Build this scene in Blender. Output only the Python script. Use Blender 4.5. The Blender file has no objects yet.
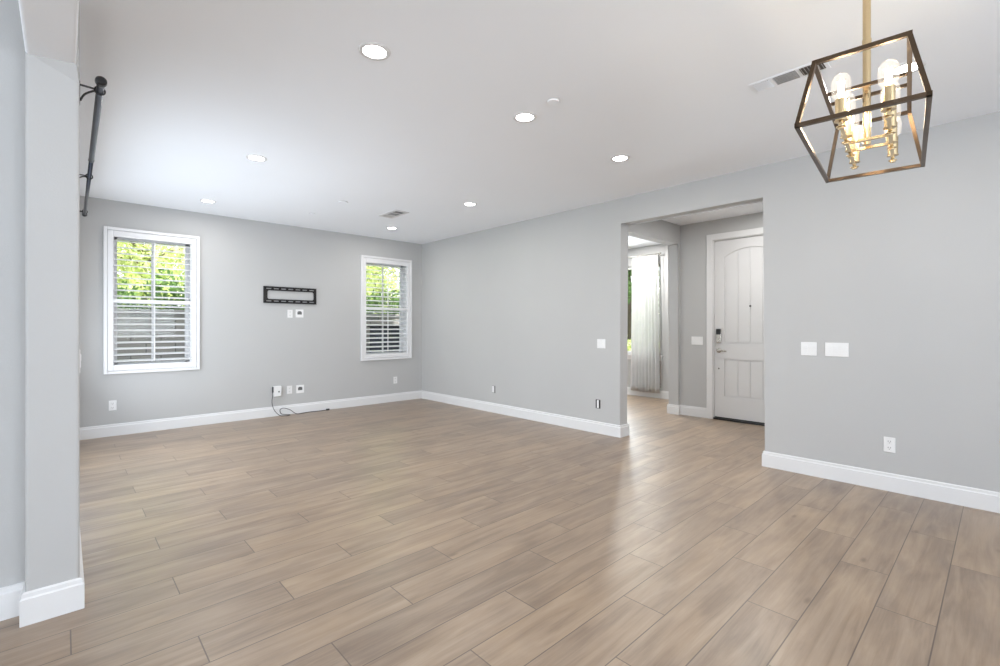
import bpy, bmesh, math, random
from mathutils import Vector, Matrix
random.seed(7)
sc = bpy.context.scene
COL = sc.collection
PI = math.pi

# ------------------------------------------------------------------ camera, light, exposure
CEIL = 2.735
cam = bpy.data.cameras.new('camera'); camo = bpy.data.objects.new('camera', cam); COL.objects.link(camo)
camo.location = (0, 0, 1.265)
camo.rotation_euler = (PI/2, 0, -math.radians(42.98))
cam.sensor_fit = 'HORIZONTAL'; cam.sensor_width = 36; cam.lens = 36*469/1000; cam.shift_y = -0.006
cam.clip_start = 0.02; cam.clip_end = 200
sc.camera = camo
vs = sc.view_settings
vs.view_transform = 'Standard'; vs.look = 'None'; vs.gamma = 1; vs.use_curve_mapping = False
vs.exposure = 0.29
sc.cycles.use_denoising = True
sc.cycles.max_bounces = 12; sc.cycles.diffuse_bounces = 8; sc.cycles.transparent_max_bounces = 24
sc.cycles.sample_clamp_indirect = 6
sc.cycles.caustics_reflective = False; sc.cycles.caustics_refractive = False

w = bpy.data.worlds.new('sky'); sc.world = w; w.use_nodes = True
nt = w.node_tree; nt.nodes.clear()
wo = nt.nodes.new('ShaderNodeOutputWorld'); bg = nt.nodes.new('ShaderNodeBackground')
sky = nt.nodes.new('ShaderNodeTexSky'); sky.sky_type = 'NISHITA'; sky.sun_disc = False
sky.sun_elevation = math.radians(52); sky.sun_rotation = math.radians(200); sky.dust_density = 3; sky.air_density = 1
hs = nt.nodes.new('ShaderNodeHueSaturation'); hs.inputs['Saturation'].default_value = 0.35
nt.links.new(sky.outputs[0], hs.inputs['Color']); nt.links.new(hs.outputs[0], bg.inputs[0]); nt.links.new(bg.outputs[0], wo.inputs[0])
bg.inputs[1].default_value = 0.6

def lamp(name, kind, loc, rot, energy, color=(1, 1, 1), **kw):
    l = bpy.data.lights.new(name, kind); l.energy = energy; l.color = color
    for k, v in kw.items(): setattr(l, k, v)
    o = bpy.data.objects.new(name, l); COL.objects.link(o); o.location = loc; o.rotation_euler = rot
    return o
# sun from behind the house (the garden beyond the back wall is lit, no patch reaches the floor)
lamp('sun', 'SUN', (0, -5, 20), (math.radians(40), 0, math.radians(46)), 9.0, (1, .95, .86), angle=.01)
# daylight lamps at the left slider and front window, plus added unseen fill lamps
DAY = (.74, .86, 1)
lamp('daylight_slider', 'AREA', (0.06, 5.15, 1.15), (0, -PI/2+.10, 0), 37, DAY, shape='RECTANGLE', size=1.8, size_y=2.7)
lamp('ceiling_fill', 'AREA', (0.065, 5.15, .75), (0, -PI/2-.60, 0), 29, (.90, .95, 1), shape='RECTANGLE', size=1.2, size_y=2.7)  # added uplight by the slider, brightens the ceiling
lamp('fill_rear', 'AREA', (-.3, -3.05, 1.75), (PI/2+.38, 0, 0), 305, (.83, .91, 1), shape='RECTANGLE', size=5.6, size_y=1.7)  # unseen fill lamp added behind the camera to lift ceiling and pillar
lamp('fill_kitchen', 'AREA', (-4.4, 0.3, 1.6), (0, -PI/2-.3, 0), 110, (.83, .915, 1), shape='RECTANGLE', size=2.0, size_y=4)  # fill lamp added on the unseen kitchen side
lamp('daylight_front_window', 'AREA', (7.56, 5.5, 1.55), (0, PI/2, 0), 100, (.90, .96, 1), shape='RECTANGLE', size=1.5, size_y=1.5)

# ------------------------------------------------------------------ materials
def node(nt, t, **kw):
    n = nt.nodes.new(t)
    for k, v in kw.items():
        if k in n.inputs: n.inputs[k].default_value = v
        else: setattr(n, k, v)
    return n
def mat(name, col, rough=.5, metal=0, spec=.5, var=.03, vscale=6, bump=0, bscale=200, emit=None, estr=0, trans=0, sub=0):
    m = bpy.data.materials.new(name); m.use_nodes = True; nt = m.node_tree; b = nt.nodes['Principled BSDF']
    tc = node(nt, 'ShaderNodeTexCoord')
    n = node(nt, 'ShaderNodeTexNoise', Scale=vscale, Detail=3.0); nt.links.new(tc.outputs['Object'], n.inputs['Vector'])
    r = node(nt, 'ShaderNodeMapRange'); r.inputs[1].default_value = .3; r.inputs[2].default_value = .7
    r.inputs[3].default_value = 1-var; r.inputs[4].default_value = 1+var
    nt.links.new(n.outputs[0], r.inputs[0])
    mx = node(nt, 'ShaderNodeVectorMath', operation='SCALE'); mx.inputs[0].default_value = col[:3]
    nt.links.new(r.outputs[0], mx.inputs['Scale']); nt.links.new(mx.outputs[0], b.inputs['Base Color'])
    b.inputs['Roughness'].default_value = rough; b.inputs['Metallic'].default_value = metal
    b.inputs['Specular IOR Level'].default_value = spec
    if bump:
        n2 = node(nt, 'ShaderNodeTexNoise', Scale=bscale, Detail=4.0); nt.links.new(tc.outputs['Object'], n2.inputs['Vector'])
        bp = node(nt, 'ShaderNodeBump', Strength=bump, Distance=.002); nt.links.new(n2.outputs[0], bp.inputs['Height'])
        nt.links.new(bp.outputs[0], b.inputs['Normal'])
    if emit: b.inputs['Emission Color'].default_value = (*emit, 1); b.inputs['Emission Strength'].default_value = estr
    if trans:
        t = node(nt, 'ShaderNodeBsdfTranslucent'); nt.links.new(mx.outputs[0], t.inputs[0])
        ms = node(nt, 'ShaderNodeMixShader'); ms.inputs[0].default_value = trans
        o = nt.nodes['Material Output']
        nt.links.new(b.outputs[0], ms.inputs[1]); nt.links.new(t.outputs[0], ms.inputs[2]); nt.links.new(ms.outputs[0], o.inputs[0])
    return m
M = {}
M['wall'] = mat('wall_paint', (.468, .468, .466), .85, spec=.25, var=.012, vscale=1.5, bump=.25, bscale=140)
M['ceiling'] = mat('ceiling_paint', (.885, .915, .955), .9, spec=.2, var=.01, vscale=1, bump=.2, bscale=120)
M['trim'] = mat('trim_paint', (.70, .70, .705), .45, spec=.4, var=.01)
M['shutter'] = mat('shutter_paint', (.73, .73, .74), .4, spec=.4, var=.01)
M['door'] = mat('door_paint', (.66, .66, .665), .5, spec=.35, var=.01)
M['plate'] = mat('plate_plastic', (.76, .76, .76), .35, var=.01)
M['plate_dark'] = mat('socket_slot', (.12, .12, .12), .5)  # dark tone for slots, keyhole and wall box
M['black'] = mat('black_metal', (.018, .017, .018), .35, metal=.3)
M['blackplastic'] = mat('black_plastic', (.015, .015, .016), .3)
M['rod'] = mat('rod_steel', (.05, .06, .085), .28, metal=.75)
M['bronze'] = mat('bronze_metal', (.105, .072, .047), .33, metal=.9, var=.12, vscale=20)
M['brass'] = mat('brass_metal', (.66, .51, .30), .25, metal=1, var=.05, vscale=14)
M['nickel'] = mat('nickel_metal', (.62, .60, .56), .25, metal=1)
M['led'] = mat('led_lens', (.9, .9, .9), .5, emit=(1, .985, .96), estr=18)
M['filament'] = mat('filament_glow', (1, .8, .5), .5, emit=(1, .80, .52), estr=60)
M['vent'] = mat('vent_paint', (.55, .54, .53), .5)
M['ventdark'] = mat('vent_interior', (.10, .09, .085), .8)
M['curtain'] = mat('curtain_fabric', (.86, .86, .86), .9, spec=.1, trans=.5, bump=.1, bscale=400)
M['cable'] = mat('cable_rubber', (.03, .03, .035), .5)
M['board'] = mat('mount_opening', (.60, .60, .60), .8)
M['bark'] = mat('bark', (.10, .075, .055), .9, var=.3, vscale=12)
M['leafa'] = mat('leaf_lime', (.62, .68, .32), .5, trans=.45, var=.45, vscale=2.5)
M['leafb'] = mat('leaf_green', (.12, .22, .06), .5, trans=.3, var=.5, vscale=2.5)
M['grass'] = mat('lawn_grass', (.16, .25, .07), .9, var=.3, vscale=6)
M['concrete'] = mat('concrete', (.42, .41, .40), .9, var=.08, vscale=3, bump=.3)
M['bin'] = mat('bin_plastic', (.035, .04, .055), .45)
M['siding'] = mat('far_roof', (.10, .13, .17), .8)

def glassmat(name, tint=(1, 1, 1), gl=.08):
    m = bpy.data.materials.new(name); m.use_nodes = True; nt = m.node_tree; nt.nodes.clear()
    o = node(nt, 'ShaderNodeOutputMaterial'); t = node(nt, 'ShaderNodeBsdfTransparent'); t.inputs[0].default_value = (*tint, 1)
    g = node(nt, 'ShaderNodeBsdfGlossy', Roughness=.03)
    fr = node(nt, 'ShaderNodeFresnel', IOR=1.35)
    ms = node(nt, 'ShaderNodeMixShader')
    mu = node(nt, 'ShaderNodeMath', operation='MULTIPLY'); mu.inputs[1].default_value = gl*10
    mu.use_clamp = True
    nt.links.new(fr.outputs[0], mu.inputs[0]); nt.links.new(mu.outputs[0], ms.inputs[0])
    nt.links.new(t.outputs[0], ms.inputs[1]); nt.links.new(g.outputs[0], ms.inputs[2]); nt.links.new(ms.outputs[0], o.inputs[0])
    return m
M['glass'] = glassmat('window_glass', (.97, .985, .98), .05)
M['bulbglass'] = glassmat('bulb_glass', (1, .98, .95), .015)
_nt = M['bulbglass'].node_tree; _o = [n for n in _nt.nodes if n.type == 'OUTPUT_MATERIAL'][0]; _src = _o.inputs[0].links[0].from_socket
_e = node(_nt, 'ShaderNodeEmission'); _e.inputs[0].default_value = (1, .93, .82, 1); _e.inputs[1].default_value = .18
_a = node(_nt, 'ShaderNodeAddShader'); _nt.links.new(_src, _a.inputs[0]); _nt.links.new(_e.outputs[0], _a.inputs[1]); _nt.links.new(_a.outputs[0], _o.inputs[0])

def floor_mat():
    m = bpy.data.materials.new('oak_planks'); m.use_nodes = True; nt = m.node_tree; L = nt.links.new
    b = nt.nodes['Principled BSDF']
    geo = node(nt, 'ShaderNodeTexCoord'); sp = node(nt, 'ShaderNodeSeparateXYZ'); L(geo.outputs['Object'], sp.inputs[0])
    def ma(op, a, c=None, d=None):
        n = node(nt, 'ShaderNodeMath', operation=op)
        for i, v in enumerate((a, c, d)):
            if v is None: continue
            if isinstance(v, (int, float)): n.inputs[i].default_value = v
            else: L(v, n.inputs[i])
        return n.outputs[0]
    W, LN = .2055, 1.145
    ry = ma('DIVIDE', ma('SUBTRACT', sp.outputs['Y'], .191), W)
    row = ma('FLOOR', ry); fy = ma('FRACT', ry)
    k3 = ma('FLOORED_MODULO', row, 3)
    rx = ma('DIVIDE', ma('SUBTRACT', ma('SUBTRACT', sp.outputs['X'], .405), ma('MULTIPLY', k3, .3815)), LN)
    col = ma('FLOOR', rx); fx = ma('FRACT', rx)
    cv = node(nt, 'ShaderNodeCombineXYZ'); L(row, cv.inputs[0]); L(col, cv.inputs[1])
    wn = node(nt, 'ShaderNodeTexWhiteNoise', noise_dimensions='2D'); L(cv.outputs[0], wn.inputs[0])
    # distance to seams in metres
    dy = ma('MULTIPLY', ma('MINIMUM', fy, ma('SUBTRACT', 1.0, fy)), W)
    dx = ma('MULTIPLY', ma('MINIMUM', fx, ma('SUBTRACT', 1.0, fx)), LN)
    d = ma('MINIMUM', dx, dy)
    seam = node(nt, 'ShaderNodeMapRange', interpolation_type='SMOOTHSTEP'); L(d, seam.inputs[0])
    seam.inputs[1].default_value = .0011; seam.inputs[2].default_value = .0034; seam.inputs[3].default_value = 1; seam.inputs[4].default_value = 0
    # per plank shifted coordinates
    sh = node(nt, 'ShaderNodeVectorMath', operation='SCALE'); L(wn.outputs['Color'], sh.inputs[0]); sh.inputs['Scale'].default_value = 37
    ad = node(nt, 'ShaderNodeVectorMath', operation='ADD'); L(geo.outputs['Object'], ad.inputs[0]); L(sh.outputs[0], ad.inputs[1])
    def noise(sx, sy, det, rg, dist=0):
        mp = node(nt, 'ShaderNodeMapping'); mp.inputs['Scale'].default_value = (sx, sy, 1); L(ad.outputs[0], mp.inputs['Vector'])
        n = node(nt, 'ShaderNodeTexNoise', Scale=1.0, Detail=det, Roughness=rg, Distortion=dist); L(mp.outputs[0], n.inputs['Vector']); return n.outputs[0]
    fine = noise(3.5, 95, 6, .65, .3)
    mid = noise(1.3, 14, 4, .6, 1.2)
    blot = noise(2.2, 7, 3, .5, .6)
    tone = ma('ADD', ma('MULTIPLY', fine, .20), ma('ADD', ma('MULTIPLY', mid, .42), ma('MULTIPLY', blot, .38)))
    tone = ma('ADD', ma('MULTIPLY', ma('SUBTRACT', tone, .5), 2.35), .50)
    tone = ma('ADD', tone, ma('MULTIPLY', ma('SUBTRACT', wn.outputs['Value'], .5), .24))
    cr = node(nt, 'ShaderNodeValToRGB'); L(tone, cr.inputs[0])
    e = cr.color_ramp.elements
    e[0].position = .0; e[0].color = (0.143, 0.086, 0.047, 1)
    e[1].position = 1; e[1].color = (0.412, 0.308, 0.215, 1)
    for p, c in ((.3, (0.220, 0.142, 0.084, 1)), (.55, (0.298, 0.206, 0.131, 1)), (.78, (0.361, 0.262, 0.175, 1))):
        q = e.new(p); q.color = c
    hv = node(nt, 'ShaderNodeHueSaturation'); L(cr.outputs[0], hv.inputs['Color'])
    L(ma('ADD', ma('MULTIPLY', blot, .35), ma('ADD', ma('MULTIPLY', wn.outputs['Value'], .12), .70)), hv.inputs['Saturation'])
    # knots
    mp = node(nt, 'ShaderNodeMapping'); mp.inputs['Scale'].default_value = (2.4, 6.5, 1); L(ad.outputs[0], mp.inputs['Vector'])
    vo = node(nt, 'ShaderNodeTexVoronoi', Scale=1.0); L(mp.outputs[0], vo.inputs['Vector'])
    kn = node(nt, 'ShaderNodeMapRange', interpolation_type='SMOOTHSTEP'); L(vo.outputs['Distance'], kn.inputs[0])
    kn.inputs[1].default_value = .02; kn.inputs[2].default_value = .13; kn.inputs[3].default_value = .75; kn.inputs[4].default_value = 0
    ks = node(nt, 'ShaderNodeSeparateColor'); L(vo.outputs['Color'], ks.inputs[0])
    kmask = ma('MULTIPLY', kn.outputs[0], ma('GREATER_THAN', ks.outputs[0], .45))
    m1 = node(nt, 'ShaderNodeMixRGB'); L(kmask, m1.inputs[0]); fsc = node(nt, 'ShaderNodeVectorMath', operation='SCALE'); L(hv.outputs[0], fsc.inputs[0]); fsc.inputs['Scale'].default_value = .93; L(fsc.outputs[0], m1.inputs[1]); m1.inputs[2].default_value = (.13, .08, .045, 1)
    m2 = node(nt, 'ShaderNodeMixRGB'); L(ma('MULTIPLY', seam.outputs[0], .92), m2.inputs[0]); L(m1.outputs[0], m2.inputs[1]); m2.inputs[2].default_value = (.075, .048, .032, 1)
    L(m2.outputs[0], b.inputs['Base Color'])
    L(ma('ADD', ma('MULTIPLY', fine, .12), .30), b.inputs['Roughness'])
    b.inputs['Specular IOR Level'].default_value = .6; b.inputs['Coat Weight'].default_value = .5; b.inputs['Coat Roughness'].default_value = .46
    bp = node(nt, 'ShaderNodeBump', Strength=.25, Distance=.0015)
    L(ma('SUBTRACT', ma('MULTIPLY', fine, .3), seam.outputs[0]), bp.inputs['Height']); L(bp.outputs[0], b.inputs['Normal'])
    return m
M['floor'] = floor_mat()

def block_mat():
    m = bpy.data.materials.new('block_masonry'); m.use_nodes = True; nt = m.node_tree; L = nt.links.new
    b = nt.nodes['Principled BSDF']; tc = node(nt, 'ShaderNodeTexCoord')
    sp = node(nt, 'ShaderNodeSeparateXYZ'); L(tc.outputs['Object'], sp.inputs[0])
    c = node(nt, 'ShaderNodeCombineXYZ'); L(sp.outputs['X'], c.inputs[0]); L(sp.outputs['Z'], c.inputs[1])
    br = node(nt, 'ShaderNodeTexBrick', Scale=1.0); L(c.outputs[0], br.inputs['Vector'])
    br.inputs['Brick Width'].default_value = .4; br.inputs['Row Height'].default_value = .2; br.inputs['Mortar Size'].default_value = .008
    br.inputs['Color1'].default_value = (.30, .29, .285, 1); br.inputs['Color2'].default_value = (.40, .37, .35, 1); br.inputs['Mortar'].default_value = (.17, .165, .16, 1)
    n = node(nt, 'ShaderNodeTexNoise', Scale=30.0, Detail=4.0); L(tc.outputs['Object'], n.inputs['Vector'])
    bp = node(nt, 'ShaderNodeBump', Strength=.5, Distance=.01); L(n.outputs[0], bp.inputs['Height']); L(bp.outputs[0], b.inputs['Normal'])
    L(br.outputs['Color'], b.inputs['Base Color']); b.inputs['Roughness'].default_value = .9
    return m
M['block'] = block_mat()

# ------------------------------------------------------------------ mesh helpers
def add_box(bm, a, b, bev=0, seg=2):
    x0, y0, z0 = [min(p, q) for p, q in zip(a, b)]; x1, y1, z1 = [max(p, q) for p, q in zip(a, b)]
    v = [bm.verts.new(p) for p in ((x0,y0,z0),(x1,y0,z0),(x1,y1,z0),(x0,y1,z0),(x0,y0,z1),(x1,y0,z1),(x1,y1,z1),(x0,y1,z1))]
    fs = [bm.faces.new([v[i] for i in f]) for f in ((3,2,1,0),(4,5,6,7),(0,1,5,4),(1,2,6,5),(2,3,7,6),(3,0,4,7))]
    if bev:
        es = list({e for f in fs for e in f.edges})
        bmesh.ops.bevel(bm, geom=es, offset=bev, segments=seg, affect='EDGES', profile=.5)
def frame_axes(d):
    d = d.normalized(); up = Vector((0, 0, 1)) if abs(d.z) < .95 else Vector((1, 0, 0))
    u = d.cross(up).normalized(); v = u.cross(d).normalized(); return u, v
def add_tube(bm, pts, r, n=12, cap=True):
    pts = [Vector(p) for p in pts]; rings = []
    rs = r if isinstance(r, (list, tuple)) else [r]*len(pts)
    u = v = None
    for i, p in enumerate(pts):
        d = (pts[min(i+1, len(pts)-1)] - pts[max(i-1, 0)])
        if u is None: u, v = frame_axes(d)
        else:
            dn = d.normalized(); u = (u - dn*u.dot(dn)).normalized(); v = dn.cross(u) * (1 if dn.cross(u).dot(v) > 0 else -1)
        rings.append([bm.verts.new(p + (u*math.cos(2*PI*k/n) + v*math.sin(2*PI*k/n))*rs[i]) for k in range(n)])
    for a, b in zip(rings, rings[1:]):
        for k in range(n): bm.faces.new((a[k], a[(k+1) % n], b[(k+1) % n], b[k]))
    if cap: bm.faces.new(rings[0][::-1]); bm.faces.new(rings[-1])
def add_bar(bm, p, q, wdt, hgt=None, up=Vector((0, 0, 1))):
    """rectangular bar from p to q"""
    hgt = hgt or wdt; p = Vector(p); q = Vector(q); d = (q-p).normalized()
    if abs(d.dot(up)) > .95: up = Vector((1, 0, 0))
    u = d.cross(up).normalized(); v = u.cross(d).normalized()
    vs_ = []
    for c in (p, q):
        vs_.append([bm.verts.new(c + u*a*wdt/2 + v*b*hgt/2) for a, b in ((-1,-1),(1,-1),(1,1),(-1,1))])
    a, b = vs_
    for k in range(4): bm.faces.new((a[k], a[(k+1) % 4], b[(k+1) % 4], b[k]))
    bm.faces.new(a[::-1]); bm.faces.new(b)
def add_lathe(bm, prof, c, n=24):
    """prof: (r, z) list around vertical axis at c"""
    rings = []
    for r, z in prof:
        if r < 1e-6: rings.append([bm.verts.new((c[0], c[1], c[2]+z))])
        else: rings.append([bm.verts.new((c[0]+r*math.cos(2*PI*k/n), c[1]+r*math.sin(2*PI*k/n), c[2]+z)) for k in range(n)])
    for a, b in zip(rings, rings[1:]):
        if len(a) == 1 and len(b) == 1: continue
        for k in range(n):
            k2 = (k+1) % n
            if len(a) == 1: bm.faces.new((a[0], b[k], b[k2]))
            elif len(b) == 1: bm.faces.new((a[k], a[k2], b[0]))
            else: bm.faces.new((a[k], a[k2], b[k2], b[k]))
def add_prism(bm, poly, ax, t0, t1):
    """poly: 2D points in the plane normal to axis ax (0: y,z  1: x,z  2: x,y), extruded t0..t1"""
    def P(p, t):
        return {0: (t, p[0], p[1]), 1: (p[0], t, p[1]), 2: (p[0], p[1], t)}[ax]
    a = [bm.verts.new(P(p, t0)) for p in poly]; b = [bm.verts.new(P(p, t1)) for p in poly]; n = len(poly)
    fa = bm.faces.new(a); fb = bm.faces.new(b[::-1])
    for k in range(n): bm.faces.new((a[k], b[k], b[(k+1) % n], a[(k+1) % n]))
    return a, b
def obj(name, bm, m, parent=None, smooth=False):
    bmesh.ops.recalc_face_normals(bm, faces=bm.faces[:])
    if parent is not None:
        off = Vector((0, 0, 0)); p = parent
        while p: off += p.location; p = p.parent
        bmesh.ops.translate(bm, verts=bm.verts[:], vec=-off)
    me = bpy.data.meshes.new(name); bm.to_mesh(me); bm.free(); me.materials.append(M[m])
    if smooth:
        for p in me.polygons: p.use_smooth = True
    o = bpy.data.objects.new(name, me); COL.objects.link(o)
    if parent is not None: o.parent = parent
    return o
def thing(name, label, cat, loc, group=None):
    o = bpy.data.objects.new(name, None); o.empty_display_size = .05; COL.objects.link(o); o.location = loc
    o['label'] = label; o['category'] = cat
    if group: o['group'] = group
    return o
def tag(o, label, cat, group=None):
    o['label'] = label; o['category'] = cat
    if group: o['group'] = group
    return o
def struct(name, bm, m, label=None):
    o = obj(name, bm, m); o['kind'] = 'structure'
    if label: o['label'] = label
    return o
def B(): return bmesh.new()
def round_edges(bm, test, off=.012, seg=3):
    es = [e for e in bm.edges if test(e.verts[0].co, e.verts[1].co)]
    if es: bmesh.ops.bevel(bm, geom=es, offset=off, segments=seg, affect='EDGES', profile=.5)

# ------------------------------------------------------------------ room shell
XR, XR2 = 4.67, 4.83          # right wall
YB = 7.05                     # back wall
XL0, XL1 = -.118, .055         # left wall and header over the camera
OY0, OY1, OZ = 1.483, 2.995, 2.46   # opening in the right wall

YB2 = YB+.17
bm = B(); add_box(bm, (-4.6, -3.3, -.1), (7.9, YB2, 0)); struct('floor', bm, 'floor', 'light oak wide plank floor')
bm = B(); add_box(bm, (-4.6, -3.3, CEIL), (7.95, YB2, CEIL+.12)); struct('ceiling', bm, 'ceiling', 'smooth white ceiling')
bm = B(); add_box(bm, (-4.6, -3.3, CEIL+.12), (7.95, YB2+.1, 6.2)); struct('shade_block_upper', bm, 'wall')  # unseen mass added over the house to shade the garden wall

bm = B()
add_prism(bm, [(-3.15, 0), (OY0, 0), (OY0, OZ), (OY1, OZ), (OY1, 0), (YB, 0), (YB, CEIL), (-3.15, CEIL)], 0, XR, XR2)
round_edges(bm, lambda a, b: (abs(a.y-b.y) < 1e-4 and abs(a.x-b.x) < 1e-4 and min(abs(a.y-OY0), abs(a.y-OY1)) < 1e-3 and abs(a.z-b.z) > 1)
            or (abs(a.z-OZ) < 1e-4 and abs(b.z-OZ) < 1e-4 and abs(a.x-b.x) < 1e-4))
struct('wall_right', bm, 'wall', 'light grey wall with a wide cased-free opening to the foyer')

# back wall with two window openings
WIN = [(.425, 1.197, .790, 2.350), (3.588, 4.360, .790, 2.350)]   # x0 x1 z0 z1 clear openings
bm = B()
xs = [XL0, WIN[0][0], WIN[0][1], WIN[1][0], WIN[1][1], XR2]
for i in range(5):
    if i in (1, 3):
        add_box(bm, (xs[i], YB, 0), (xs[i+1], YB2, .790)); add_box(bm, (xs[i], YB, 2.350), (xs[i+1], YB2, CEIL))
    else: add_box(bm, (xs[i], YB, 0), (xs[i+1], YB2, CEIL))
bmesh.ops.remove_doubles(bm, verts=bm.verts[:], dist=1e-5)
struct('wall_back', bm, 'wall', 'light grey wall with two shuttered windows')

# left wall (with the sliding door opening) and its end stub
SY0, SY1, SZ = 3.75, 6.55, 2.10
bm = B()
add_prism(bm, [(2.835, 0), (SY0, 0), (SY0, SZ), (SY1, SZ), (SY1, 0), (YB, 0), (YB, CEIL), (2.835, CEIL)], 0, XL0, XL1)
round_edges(bm, lambda a, b: abs(a.y-2.835) < 1e-4 and abs(b.y-2.835) < 1e-4 and abs(a.x-b.x) < 1e-4, .012)
v = [bm.verts.new(p) for p in ((XL0+.012, 2.836, 2.431), (.043, 2.800, 2.431), (XL1-.001, 2.836, 2.357), (XL1-.001, 2.84, 2.431))]
bm.faces.new((v[0], v[1], v[2])); bm.faces.new((v[0], v[3], v[1])); bm.faces.new((v[1], v[3], v[2])); bm.faces.new((v[0], v[2], v[3]))
struct('wall_left', bm, 'wall', 'light grey wall ending beside the camera')
# header running on from the wall end, over the camera
bm = B()
add_box(bm, (XL0, -3.15, 2.43), (.043, 2.835, CEIL))
round_edges(bm, lambda a, b: abs(a.z-2.43) < 1e-4 and abs(b.z-2.43) < 1e-4 and abs(a.x-b.x) < 1e-4, .012)
struct('wall_header', bm, 'ceiling', 'dropped grey header running overhead from the wall end')
bm = B(); add_box(bm, (-4.6, 2.955, 0), (XL0, 3.1, CEIL)); struct('wall_kitchen', bm, 'wall')
bm = B()
add_box(bm, (-4.6, -3.3, 0), (-4.5, 3.1, CEIL)); struct('wall_far_left', bm, 'wall')
bm = B()
add_box(bm, (-4.5, -3.3, 0), (XR2, -3.15, CEIL)); struct('wall_rear', bm, 'wall')

# foyer and front room
FX = 6.55; WX = 7.76; WX2 = 7.90
DY0, DY1, DZ = 1.80, 2.715, 2.445     # front door leaf
HY, HY2 = 3.195, 3.345                # wall with the second opening
bm = B()
add_prism(bm, [(.70, 0), (DY0-.02, 0), (DY0-.02, DZ+.02), (DY1+.02, DZ+.02), (DY1+.02, 0), (HY, 0), (HY, CEIL), (.70, CEIL)], 0, FX, FX+.16)
struct('wall_foyer_front', bm, 'wall', 'grey foyer wall holding the front door')
bm = B()
add_prism(bm, [(XR2, 0), (4.98, 0), (4.98, OZ), (6.49, OZ), (6.49, 0), (7.76, 0), (7.76, CEIL), (XR2, CEIL)], 1, HY, HY2)
round_edges(bm, lambda a, b: abs(a.x-6.49) < 1e-3 and abs(b.x-6.49) < 1e-3 and abs(a.y-b.y) < 1e-4 and abs(a.z-b.z) > 1)
struct('wall_foyer_back', bm, 'wall', 'grey foyer wall with an opening to the front room')
bm = B(); add_box(bm, (XR2, .55, 0), (FX+.16, .70, CEIL)); struct('wall_foyer_near', bm, 'wall')
# front room window wall
FW = (4.15, 6.35, .76, 2.40)
bm = B()
add_box(bm, (WX, HY, 0), (WX2, FW[0], CEIL)); add_box(bm, (WX, FW[1], 0), (WX2, 7.2, CEIL))
add_box(bm, (WX, FW[0], 0), (WX2, FW[1], FW[2])); add_box(bm, (WX, FW[0], FW[3]), (WX2, FW[1], CEIL))
bmesh.ops.remove_doubles(bm, verts=bm.verts[:], dist=1e-5)
struct('wall_front_room', bm, 'wall', 'wall with the curtained front window')
bm = B(); add_box(bm, (XR2, YB, 0), (WX, YB2, CEIL)); struct('wall_front_room_end', bm, 'wall')

# ------------------------------------------------------------------ baseboards
BH, BT = .138, .016
def base_path(bm, pts, side=1, h=BH, t=BT):
    """profiled baseboard with mitred corners along the polyline pts; side=1 puts it to the left of the walking direction"""
    P = [Vector((p[0], p[1], 0)) for p in pts]
    prof = [(0, 0), (t, 0), (t, h-.028), (t*.62, h-.022), (t*.62, h-.006), (t*.3, h), (0, h)]
    N = [Vector((-(b-a).y, (b-a).x, 0)).normalized()*side for a, b in zip(P, P[1:])]
    rings = []
    for i, p in enumerate(P):
        if i == 0: m = N[0]
        elif i == len(P)-1: m = N[-1]
        else: m = (N[i-1]+N[i])/(1+N[i-1].dot(N[i]))
        rings.append([bm.verts.new(p+m*x+Vector((0, 0, z))) for x, z in prof])
    k = len(prof)
    for a, b in zip(rings, rings[1:]):
        for i in range(k): bm.faces.new((a[i], a[(i+1) % k], b[(i+1) % k], b[i]))
    bm.faces.new(rings[0][::-1]); bm.faces.new(rings[-1])
bm = B(); base_path(bm, [(XR, -3.15), (XR, OY0), (XR2, OY0), (XR2, .70), (FX, .70), (FX, DY0-.1)])
base_path(bm, [(XR, YB), (XR, OY1), (XR2, OY1), (XR2, HY), (4.98, HY)], -1)
struct('baseboard_right', bm, 'trim')
bm = B(); base_path(bm, [(XL1+BT, YB), (XR-BT, YB)], -1); struct('baseboard_back', bm, 'trim')
bm = B()
base_path(bm, [(-4.5, 2.955), (XL0, 2.955), (XL0, 2.835), (XL1, 2.835), (XL1, SY0)], -1); base_path(bm, [(XL1, SY1), (XL1, YB)], -1)
struct('baseboard_left', bm, 'trim')
bm = B()
base_path(bm, [(FX, DY1+.095), (FX, HY), (6.49, HY), (6.49, HY2), (WX, HY2), (WX, 7.05)], 1)
struct('baseboard_foyer', bm, 'trim')

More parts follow.
